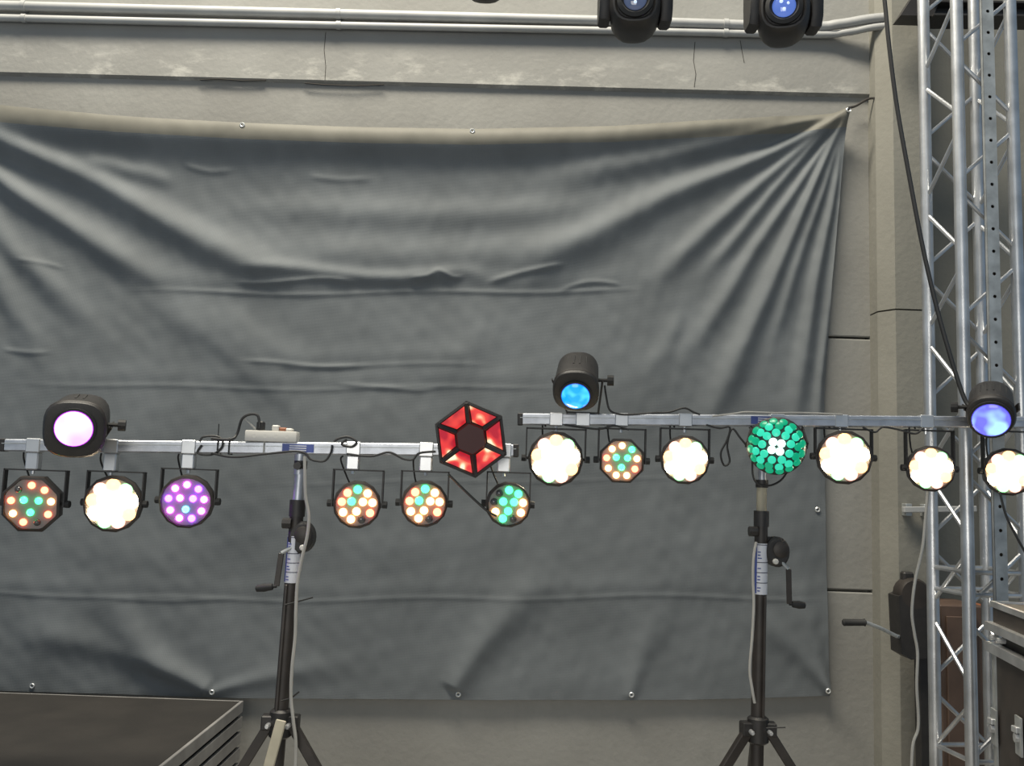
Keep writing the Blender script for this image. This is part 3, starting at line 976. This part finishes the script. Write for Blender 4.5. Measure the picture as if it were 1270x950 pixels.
# ------------------------------------------------------------------ green dome light
b0 = barp('R', 963)
root = thing('dome_light', b0, 'round dome lamp studded with glowing green lenses', 'stage light')
c = P(963, 553, 3.44)
M = TM(c, -16, 6, 0)
RD = 0.106
MB().lathe([(0.05, 0.13), (0.085, 0.12), (RD * 0.99, 0.06), (RD * 1.02, 0.012), (RD * 1.02, -0.004), (RD * 0.97, -0.010)], 32, M).build('housing', M_BLACK, root)
prof = []
for t in range(0, 10):
    a = R(t * 10)
    prof.append((max(0.002, RD * 0.97 * math.cos(a)), -0.010 - 0.050 * math.sin(a)))
MB().lathe(prof, 32, M).build('dome', M_GREENPLATE, root)
EG1 = emi('dome_led_green', (0.0, 0.34, 0.17), 0.9)
EG2 = emi('dome_led_mint', (0.03, 0.62, 0.40), 1.0)
EG3 = emi('dome_led_white', (0.55, 1.0, 0.85), 3.0)
for rf, cnt, mm, off in ((0.20, 4, EG3, 0.6), (0.50, 9, EG2, 0.2), (0.74, 13, EG2, 0.0), (0.90, 16, EG1, 0.12)):
    for i in range(cnt):
        a = 2 * math.pi * i / cnt + off
        rr = RD * 0.97 * rf
        yy = -0.010 - 0.050 * math.sqrt(max(0, 1 - rf * rf))
        # surface normal of the dome
        nx = Vector((rf * math.cos(a) / (RD * 0.97), -math.sqrt(max(0, 1 - rf * rf)) / 0.050, rf * math.sin(a) / (RD * 0.97))).normalized()
        q = Vector((0, -1, 0)).rotation_difference(nx).to_matrix().to_4x4()
        m2 = mm
        if rf == 0.74 and i % 3 == 0:
            m2 = EG1
        place('lens_cell', led_mesh(m2, 0.0152), root, M @ Matrix.Translation((rr * math.cos(a), yy, rr * math.sin(a))) @ q @ Matrix.Diagonal((1, 0.45, 1, 1)))
for s in (-1, 1):
    MB().bar(M @ Vector((s * 0.112, 0.05, 0)), Vector((b0.x + s * 0.10, b0.y, b0.z - 0.03)), 0.026, 0.005, up=Vector((1, 0, 0))).build('bracket_arm', M_BLACK, root)
MB().bar((b0.x - 0.105, b0.y, b0.z - 0.03), (b0.x + 0.105, b0.y, b0.z - 0.03), 0.026, 0.005).build('bracket_base', M_BLACK, root)
MB().box(b0, (0.055, 0.042, 0.052), 0.003).build('clamp', M_SILVER, root)


# ------------------------------------------------------------------ moving heads hanging from above
def moving_head(cx, cy, Y, yaw, pitch, lensm, label):
    c = P(cx, cy, Y)
    top_z = c.z + 0.27
    root = thing('moving_head', (c.x, c.y, top_z + 0.09), label, 'stage light', 'moving head lamps hanging from above')
    MB().box((c.x, c.y, top_z + 0.045), (0.27, 0.22, 0.085), 0.015, seg=2).build('base', M_BLACK, root)
    MB().cyl((c.x, c.y, top_z - 0.02), (c.x, c.y, top_z + 0.01), 0.07, seg=20).build('turntable', M_BLACK, root)
    MB().box((c.x, c.y, top_z - 0.04), (0.25, 0.11, 0.05), 0.012, seg=2).build('yoke_bridge', M_BLACK, root)
    for s in (-1, 1):
        arm = MB()
        poly = [(-0.055, 0.25), (0.055, 0.25), (0.06, 0.05), (0.055, -0.02), (0.035, -0.055), (-0.035, -0.055), (-0.055, -0.02), (-0.06, 0.05)]
        arm.loft([[Vector((c.x + s * xo, c.y + a_ * q, c.z + b_ * (1 if b_ > 0 else q))) for a_, b_ in poly] for xo, q in ((0.092, 0.92), (0.100, 1), (0.125, 1), (0.134, 0.9))])
        arm.build('yoke_arm', M_BLACK, root)
    M = TM(c, yaw, pitch, 0)
    MB().lathe([(0.045, 0.13), (0.075, 0.12), (0.090, 0.06), (0.094, -0.01), (0.092, -0.07), (0.080, -0.092), (0.074, -0.094), (0.066, -0.086)], 24, M, expo=2.7).build('head', M_BLACK, root)
    MB().lathe([(0.066, -0.085), (0.066, -0.098), (0.052, -0.103), (0.044, -0.094)], 28, M).build('lens_rim', M_RUBBER, root)
    MB().lathe([(0.045, -0.088), (0.040, -0.097), (0.026, -0.104), (0.008, -0.107)], 28, M).build('lens', lensm, root)
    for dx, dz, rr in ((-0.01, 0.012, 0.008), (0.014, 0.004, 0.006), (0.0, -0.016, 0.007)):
        MB().lathe([(rr, -0.101), (rr * 0.8, -0.108), (rr * 0.2, -0.110)], 10, M @ Matrix.Translation((dx, 0, dz))).build('painted_glint', E_MH, root)  # glints on the glass painted as small glowing bumps
    MB().cyl((c.x, c.y, top_z + 0.08), (c.x, c.y, top_z + 0.16), 0.022, seg=12).build('hook_clamp', M_BLACK, root)
    return (c.x, c.y, top_z + 0.17)


E_MH = emi('painted_lens_glint', (0.65, 0.80, 1.0), 0.9)
LM1 = mat('moving_lens_pale', (0.05, 0.06, 0.09), 0.08, coat=1.0, emit=(0.30, 0.40, 0.75), estr=0.16)
LM2 = mat('moving_lens_blue', (0.05, 0.06, 0.12), 0.08, coat=1.0, emit=(0.15, 0.30, 1.0), estr=0.55)
hk = [moving_head(787, 13, 3.25, -6, 4, LM1, 'black moving head with pale lens hanging above the tarpaulin centre'),
      moving_head(971, 20, 3.25, -14, 6, LM2, 'black moving head with blue lit lens near the tied tarpaulin corner'),
      moving_head(601, -38, 3.25, 0, 4, LM1, 'black moving head of which only the lower tip shows, leftmost of three')]
zz = max(h[2] for h in hk) + 0.02
tag(MB().tube([(-0.6, 3.25, zz), (1.7, 3.25, zz)], 0.025, 14).build('rigging_pipe', M_TRUSS, at=(0.5, 3.25, zz)), 'aluminium rigging pipe holding the moving heads above the view', 'pipe')

# ------------------------------------------------------------------ truss tower
xB, yB = P(1196, 480, 3.75).x, 3.75
cor = [(xB - 0.030, yB + 0.246), (xB, yB), (xB + 0.246, yB + 0.030), (xB + 0.216, yB + 0.276)]
root = thing('truss_tower', (xB + 0.108, yB + 0.138, 0), 'upright aluminium box truss at the right edge', 'truss')
TOPZ = 4.3
for (x, y) in cor:
    MB().tube([(x, y, 0), (x, y, TOPZ)], 0.0255, 18).build('chord', M_TRUSS, root)
    MB().cyl((x, y, 0), (x, y, 0.012), 0.045, seg=16).build('foot_plate', M_STEEL, root)
per = 0.588
nodes = [P(1155, 100, cor[0][1]).z, P(1268, 153, cor[2][1]).z, P(1268, 165, cor[2][1]).z, P(1155, 180, cor[0][1]).z]
for f in range(4):
    A, B = Vector((*cor[f], 0)), Vector((*cor[(f + 1) % 4], 0))
    N, O = (A, B) if f in (0, 2) else (B, A)       # N carries the nodes at z0 + k*per
    z = nodes[f] % per
    while z < TOPZ:
        for sg in (-1, 1):
            za, zb = z + sg * 0.036, z + sg * (per / 2 - 0.036)
            if 0.03 < zb < TOPZ and 0.03 < za < TOPZ:
                MB().tube([N + Vector((0, 0, za)), O + Vector((0, 0, zb))], 0.009, 8).build('lacing', M_TRUSS, root)
        z += per
    for zr in (0.05, P(1190, 706, 3.9).z, P(1190, 733, 3.9).z, P(1190, 932, 3.9).z, TOPZ - 0.05):
        MB().tube([A + Vector((0, 0, zr)), B + Vector((0, 0, zr))], 0.010, 8).build('rung', M_TRUSS, root)

# perforated upright in front of the truss
pu = P(1233, 330, 3.675)
root = thing('perforated_upright', (pu.x, pu.y, 0), 'flat galvanised upright with a row of holes before the truss', 'upright')
W2, Hs = 0.024, 0.094
zcur = 0.0
fr = bmesh.new()
nseg = int(4.2 / Hs)
for i in range(nseg):
    z0 = i * Hs
    zc = z0 + Hs / 2
    outer = [(W2, zc), (W2, z0 + Hs), (0, z0 + Hs), (-W2, z0 + Hs), (-W2, zc), (-W2, z0), (0, z0), (W2, z0)]
    inner = [(0.0075 * math.cos(R(45 * j)), zc + 0.0075 * math.sin(R(45 * j))) for j in range(8)]
    for yy in (-0.0, 0.004):
        vo = [fr.verts.new((pu.x + x, pu.y + yy, z)) for x, z in outer]
        vi = [fr.verts.new((pu.x + x, pu.y + yy, z)) for x, z in inner]
        for j in range(8):
            fr.faces.new((vo[j], vo[(j + 1) % 8], vi[(j + 1) % 8], vi[j]))
g = MB()
g._add(fr)
bmesh.ops.remove_doubles(g.bm, verts=g.bm.verts, dist=1e-5)
g.build('perforated_face', M_STEEL, root, smooth=0)
for s in (-1, 1):
    MB().box((pu.x + s * (W2 - 0.002), pu.y + 0.012, nseg * Hs / 2), (0.004, 0.016, nseg * Hs)).build('flange', M_STEEL, root)
MB().box((pu.x, pu.y + 0.022, nseg * Hs / 2), (2 * W2, 0.004, nseg * Hs)).build('dark_backing', M_BROWNBLACK, root)  # dark sheet added behind the holes to stand for the shade inside

# ------------------------------------------------------------------ lift tower with crank behind truss
Yl = 4.42
hx = P(1128, 760, Yl)
mx_ = P(1148, 860, Yl)
root = thing('lift_tower', (mx_.x, Yl, 0), 'black lifting mast with winch box and crank handle pointing left', 'lift')
MB().box((mx_.x, Yl + 0.02, 0.55), (0.062, 0.06, 1.1), 0.004).build('mast', M_BLACK, root)
g = MB().prism([(-0.085, 0.10), (-0.075, -0.16), (-0.03, -0.185), (0.085, -0.17), (0.085, 0.12), (-0.02, 0.13)], -0.06, 0.06, TM(hx + Vector((0.01, 0, -0.02))))
g.build('winch_box', M_BLACK, root)
g = MB().lathe([(0.065, 0.05), (0.075, 0.03), (0.075, -0.03), (0.065, -0.05)], 20, TM(hx + Vector((0.005, -0.01, 0.09))))
g.build('winch_drum', M_BROWNBLACK, root)
MB().box(hx + Vector((-0.01, 0, 0.165)), (0.05, 0.05, 0.05), 0.008).build('cable_guide', M_BLACK, root)
q0, q1, q2, q3 = P(1112, 789, Yl - 0.08), P(1092, 779, Yl - 0.09), P(1074, 772, Yl - 0.09), P(1045, 772, Yl - 0.09)
MB().tube([P(1118, 790, Yl), q0, q1, q2], 0.009, 10).build('crank_rod', M_STEEL, root)
MB().tube([q2, q2.lerp(q3, 0.05), q2.lerp(q3, 0.1), q2.lerp(q3, 0.95), q3], [0.010, 0.018, 0.015, 0.016, 0.011], 12).build('crank_grip', M_RUBBER, root)
MB().box((mx_.x, Yl + 0.02, 0.03), (0.062, 0.30, 0.06), 0.01).build('base', M_BLACK, root)

# brown cabinet behind truss
c0, c1 = P(1166, 760, 4.40), P(1222, 752, 4.40)
root = thing('wooden_cabinet', ((c0.x + c1.x) / 2, 4.56, 0), 'brown wooden cabinet with an orange edge behind the truss', 'cabinet')
zt_ = c1.z
MB().box(((c0.x + c1.x) / 2, 4.55, zt_ / 2), (c1.x - c0.x, 0.30, zt_), 0.006).build('body', M_BROWN, root)
MB().box((c1.x + 0.016, 4.50, zt_ / 2 + 0.0), (0.032, 0.20, zt_), 0.004).build('edge_strip', M_ORANGE, root)
MB().box(((c0.x + c1.x) / 2 - 0.01, 4.394, zt_ * 0.5), (c1.x - c0.x - 0.07, 0.012, zt_ - 0.10), 0.003).build('front_panel', M_BROWN, root)

# horizontal rail on the column, rusty pipe and black beam
r0, r1 = P(1120, 632, 4.57), P(1210, 631, 4.57)
root = thing('wall_rail', r0, 'short pale steel rail fixed to the concrete column', 'rail')
MB().bar(r0, r1, 0.03, 0.028, 0.003).build('rail', M_PIPE, root)
MB().bar(r0 + Vector((0.03, 0.0, 0)), r0 + Vector((0.03, 0.06, 0)), 0.03, 0.06, 0.002).build('bracket', M_STEEL, root)
MB().bar(r0 + Vector((0.12, 0.0, 0)), r0 + Vector((0.12, 0.06, 0)), 0.03, 0.06, 0.002).build('bracket', M_STEEL, root)

rx = P(1213, 240, 4.93).x
root = thing('rusty_downpipe', (rx, 4.93, 0), 'rusty brown downpipe on the wall behind the truss', 'pipe')
MB().cyl((rx, 4.93, 0), (rx, 4.93, 4.6), 0.022, seg=14).build('pipe', M_RUST, root)
for z in (0.9, 2.1, 3.3):
    MB().cyl((rx, 4.93, z), (rx, 4.93, z + 0.05), 0.027, seg=14).build('pipe_joint', M_RUST, root)
    MB().box((rx, 4.97, z + 0.025), (0.03, 0.08, 0.02)).build('pipe_bracket', M_RUST, root)

b0_, b1_ = P(1150, 18, 4.45), P(1330, 20, 4.45)
root = thing('steel_beam', b0_, 'black steel beam crossing behind the top of the truss', 'beam')
g = MB()
g.bar(b0_, b1_, 0.05, 0.012)
g.bar(b0_ + Vector((0, 0, 0.035)), b1_ + Vector((0, 0, 0.035)), 0.14, 0.010)
g.bar(b0_ - Vector((0, 0, 0.035)), b1_ - Vector((0, 0, 0.035)), 0.14, 0.010)
g.bar(b0_, b1_, 0.012, 0.07)
g.build('i_section', M_BLACK, root)
poly = [P(x, y, 4.45) for x, y in ((1112, 25), (1152, 26), (1166, -6), (1132, -6))]
g = MB()
g.loft([[p + Vector((0, -0.05, 0)) for p in poly], [p + Vector((0, 0.05, 0)) for p in poly]])
g.build('gusset_plate', M_BLACK, root)

# ------------------------------------------------------------------ flight case
Yf = 3.05
fa = P(1233, 830, Yf)
dirv = Vector((-math.sin(R(-11.6)) * -1, -math.cos(R(11.6)), 0)).normalized()
dirv = Vector((-math.sin(R(11.6)), -math.cos(R(11.6)), 0))
inw = Vector((-dirv.y, dirv.x, 0))
if inw.x < 0:
    inw = -inw
zb_top = P(1226, 800, Yf).z
zl0 = P(1226, 779, Yf).z
zl1 = P(1242, 748, Yf).z
Lc, Wc = 0.95, 0.6
org = Vector((fa.x, fa.y, 0))
root = thing('flight_case', org + dirv * Lc / 2 + inw * Wc / 2, 'black flight case with aluminium edges at the lower right corner', 'case')


def fc(aL, aW, z):
    return org + dirv * aL + inw * aW + Vector((0, 0, z))


def fbox(l0, l1, w0, w1, za, zb, name, m, parent=root, bev=0.0):
    g = MB()
    g.loft([[fc(l0, w0, z), fc(l1, w0, z), fc(l1, w1, z), fc(l0, w1, z)] for z in (za, zb)])
    return g.build(name, m, parent, smooth=0)


fbox(0, Lc, 0, Wc, 0.10, zb_top, 'base_body', M_BROWNBLACK)
fbox(0.02, Lc - 0.02, 0.02, Wc - 0.02, zb_top, zl0, 'dark_gap_fill', M_RUBBER)  # dark block filling the gap between base and lid
lid = fbox(0.0, Lc, 0.0, Wc, zl0, zl1, 'lid', M_BROWNBLACK)
e = 0.022
for (za, zb) in ((zb_top - 0.020, zb_top + 0.010), (zl0 - 0.006, zl0 + 0.020), (zl1 - 0.012, zl1 + 0.006)):
    o_ = 0.020 if za < zl1 - 0.02 else 0.006
    fbox(-o_, Lc + o_, -o_, 0.006, za, zb, 'aluminium_edge', M_TRUSS)
    fbox(-o_, 0.006, 0.0065, Wc, za, zb, 'aluminium_edge', M_TRUSS)
    fbox(-o_, Lc + o_, Wc - 0.006, Wc + o_, za, zb, 'aluminium_edge', M_TRUSS)
fbox(-0.006, 0.028, -0.006, -0.0005, 0.10, zb_top - 0.02, 'corner_edge', M_STEEL)
fbox(-0.006, -0.0005, -0.006, 0.028, 0.10, zb_top - 0.02, 'corner_edge', M_STEEL)
for (l, z) in ((0.015, P(1232, 900, Yf).z), (0.25, P(1267, 908, Yf - 0.2).z)):
    pl_ = fbox(l - 0.022, l + 0.03, -0.012, -0.0065, z - 0.055, z + 0.055, 'latch_plate', M_STEEL)
    g = MB().cyl(fc(l + 0.004, -0.012, z - 0.005), fc(l + 0.004, -0.022, z - 0.005), 0.014, seg=8)
    g.box((0, 0, 0), (0.012, 0.03, 0.018), 0.002, Matrix.Translation(fc(l + 0.004, -0.018, z + 0.018)))
    g.build('latch', M_SILVER, pl_)
for l in (0.05, 0.12, 0.4, 0.7):
    g = MB().cyl(fc(l, 0.0, (zb_top + zl0) / 2 + 0.004), fc(l, -0.024, (zb_top + zl0) / 2 + 0.004), 0.009, seg=8)
    g.build('rivet', M_SILVER, root)
for l in (0.08, Lc - 0.08):
    for w_ in (0.08, Wc - 0.08):
        g = MB().cyl(fc(l, w_ - 0.02, 0.05), fc(l, w_ + 0.02, 0.05), 0.05, seg=16)
        g.build('castor_wheel', M_RUBBER, root)

# ------------------------------------------------------------------ power supply box with plugs on the left bar
c = barp('L', 338)
root = thing('power_strip', c + Vector((0, 0, 0.022)), 'white power strip with plugs lying on the left crossbar', 'power strip')
MB().box(c + Vector((0, 0, 0.022 + 0.020)), (0.19, 0.055, 0.040), 0.005, seg=2).build('body', M_WHITE, root)
for dx, m_, h in ((-0.045, M_CABLE, 0.034), (0.012, M_WHITE, 0.022), (0.04, M_ORANGE, 0.014), (0.062, M_WHITE, 0.012)):
    MB().box(c + Vector((dx, 0, 0.062 + h / 2)), (0.026, 0.03, h), 0.004).build('plug', m_, root)
for dx in (-0.06, -0.02, 0.02, 0.06):
    MB().cyl(c + Vector((dx, -0.028, 0.042)), c + Vector((dx, -0.0265, 0.042)), 0.008, seg=12).build('socket', M_WHITE, root)


# ------------------------------------------------------------------ cables
def PB(pts, Y):
    return [P(x, y, Y + (z if z else 0)) for x, y, z in [(p + (0,))[:3] for p in pts]]


cable('power_cable', PB([(322, 531), (320, 516), (310, 514), (300, 520), (294, 538), (286, 545, -.02), (262, 544, -.02)], 3.38), 0.005, M_CABLE, 'black cable looping out of the white power strip')
cable('white_lead', PB([(317, 532), (311, 526), (304, 519)], 3.385), 0.004, M_WCABLE, 'short white lead sticking up from the power strip')
cable('power_cable', PB([(248, 548), (252, 542), (268, 541), (276, 546), (274, 556), (262, 564), (245, 562), (250, 552)], 3.375), 0.004, M_CABLE, 'black cable bundle wound round the bar left of the power strip')
cable('power_cable', PB([(262, 562), (290, 567), (330, 563), (362, 560), (378, 562), (386, 570), (402, 572), (410, 562), (412, 552)], 3.372), 0.004, M_CABLE, 'black cable sagging under the bar beside the left stand')
cable('power_cable', PB([(414, 548), (420, 544), (432, 542), (442, 548), (436, 554), (424, 551), (430, 545)], 3.374), 0.0045, M_CABLE, 'black cable coil on the bar between power strip and derby')
cable('power_cable', PB([(430, 563), (460, 566), (482, 561), (500, 569), (512, 570), (520, 562), (540, 560)], 3.372), 0.004, M_CABLE, 'black cable sagging under the bar left of the derby')
cable('power_cable', PB([(556, 588), (575, 607), (592, 623), (605, 634), (616, 640)], 3.36), 0.0045, M_CABLE, 'black cable running diagonally below the red derby')
cable('white_cable', PB([(378, 566), (378, 580), (379, 615), (383, 640), (381, 665), (375, 690), (369, 722), (367, 755), (366, 790), (362, 830), (361, 865), (364, 896), (367, 925), (365, 980)], 3.36), 0.0062, M_WCABLE, 'white cable running down the left winch stand')
cable('white_cable', PB([(938, 672), (935, 690), (934, 715), (935, 750), (933, 790), (930, 830), (933, 855), (936, 872)], 3.565), 0.0055, M_WCABLE, 'white cable running down the right winch stand')
cable('power_cable', PB([(750, 478), (752, 492), (756, 508), (766, 513), (782, 514), (810, 512), (830, 511), (848, 506), (860, 511), (868, 514)], 3.575), 0.004, M_CABLE, 'black lead of the cyan lamp lying on the right crossbar')
cable('power_cable', PB([(700, 527), (728, 531), (745, 532), (762, 528), (780, 533)], 3.575), 0.004, M_CABLE, 'black cable under the bar right of the cyan lamp')
cable('power_cable', PB([(876, 527), (892, 531), (905, 530), (902, 545), (894, 562), (898, 577), (905, 572), (902, 552), (908, 532), (918, 543), (930, 558)], 3.575), 0.004, M_CABLE, 'black cable loop hanging left of the green dome')
cable('power_cable', PB([(933, 572), (934, 590), (940, 600), (955, 602), (968, 596), (976, 586)], 3.56), 0.004, M_CABLE, 'black cable loop hanging under the green dome')
cable('white_lead', PB([(884, 516), (910, 513), (926, 511), (960, 512), (1000, 512), (1045, 514)], 3.575), 0.0032, M_WCABLE, 'thin white lead lying along the right crossbar')
cable('power_cable', PB([(1070, 530), (1085, 536), (1095, 530), (1115, 533), (1135, 538), (1145, 531)], 3.575), 0.004, M_CABLE, 'black cable under the right crossbar beside the truss')
cable('power_cable', PB([(1094, -30), (1098, 10), (1103, 60), (1112, 130), (1126, 210), (1143, 300), (1160, 375), (1178, 440), (1195, 492), (1204, 505, -.02)], 3.50), 0.0085, M_CABLE, 'long black cable hanging from above to the blue lamp')
cable('white_cable', PB([(1152, 596), (1148, 640), (1144, 680), (1135, 720), (1131, 758), (1134, 785), (1138, 810), (1137, 850), (1139, 900), (1132, 925), (1130, 975)], 3.70), 0.0058, M_WCABLE, 'thin white cable hanging beside the truss')
cable('power_cable', PB([(1240, 610), (1248, 640), (1262, 668), (1280, 700)], 3.5), 0.0045, M_CABLE, 'black cable drooping below the lamp at the right edge')
for px in (273, 287, 330):
    c = barp('L', px)
    o = MB()
    loop = [c + Vector((0, -0.020, 0.025)), c + Vector((0, -0.020, -0.025)), c + Vector((0, 0.020, -0.025)), c + Vector((0, 0.020, 0.025)), c + Vector((0, -0.020, 0.025))]
    o.tube(loop, 0.003, 6)
    if px != 330:
        o.tube([loop[0], loop[0] + Vector((0.002, -0.01, 0.06 if px == 273 else 0.01))], 0.002, 5)
    tag(o.build('zip_tie', M_CABLE if px != 330 else M_WCABLE, at=c),
        {273: 'black zip tie with upright tail round the left crossbar', 287: 'short black zip tie round the bar near the power strip', 330: 'white zip tie round the bar below the power strip'}[px], 'zip tie')
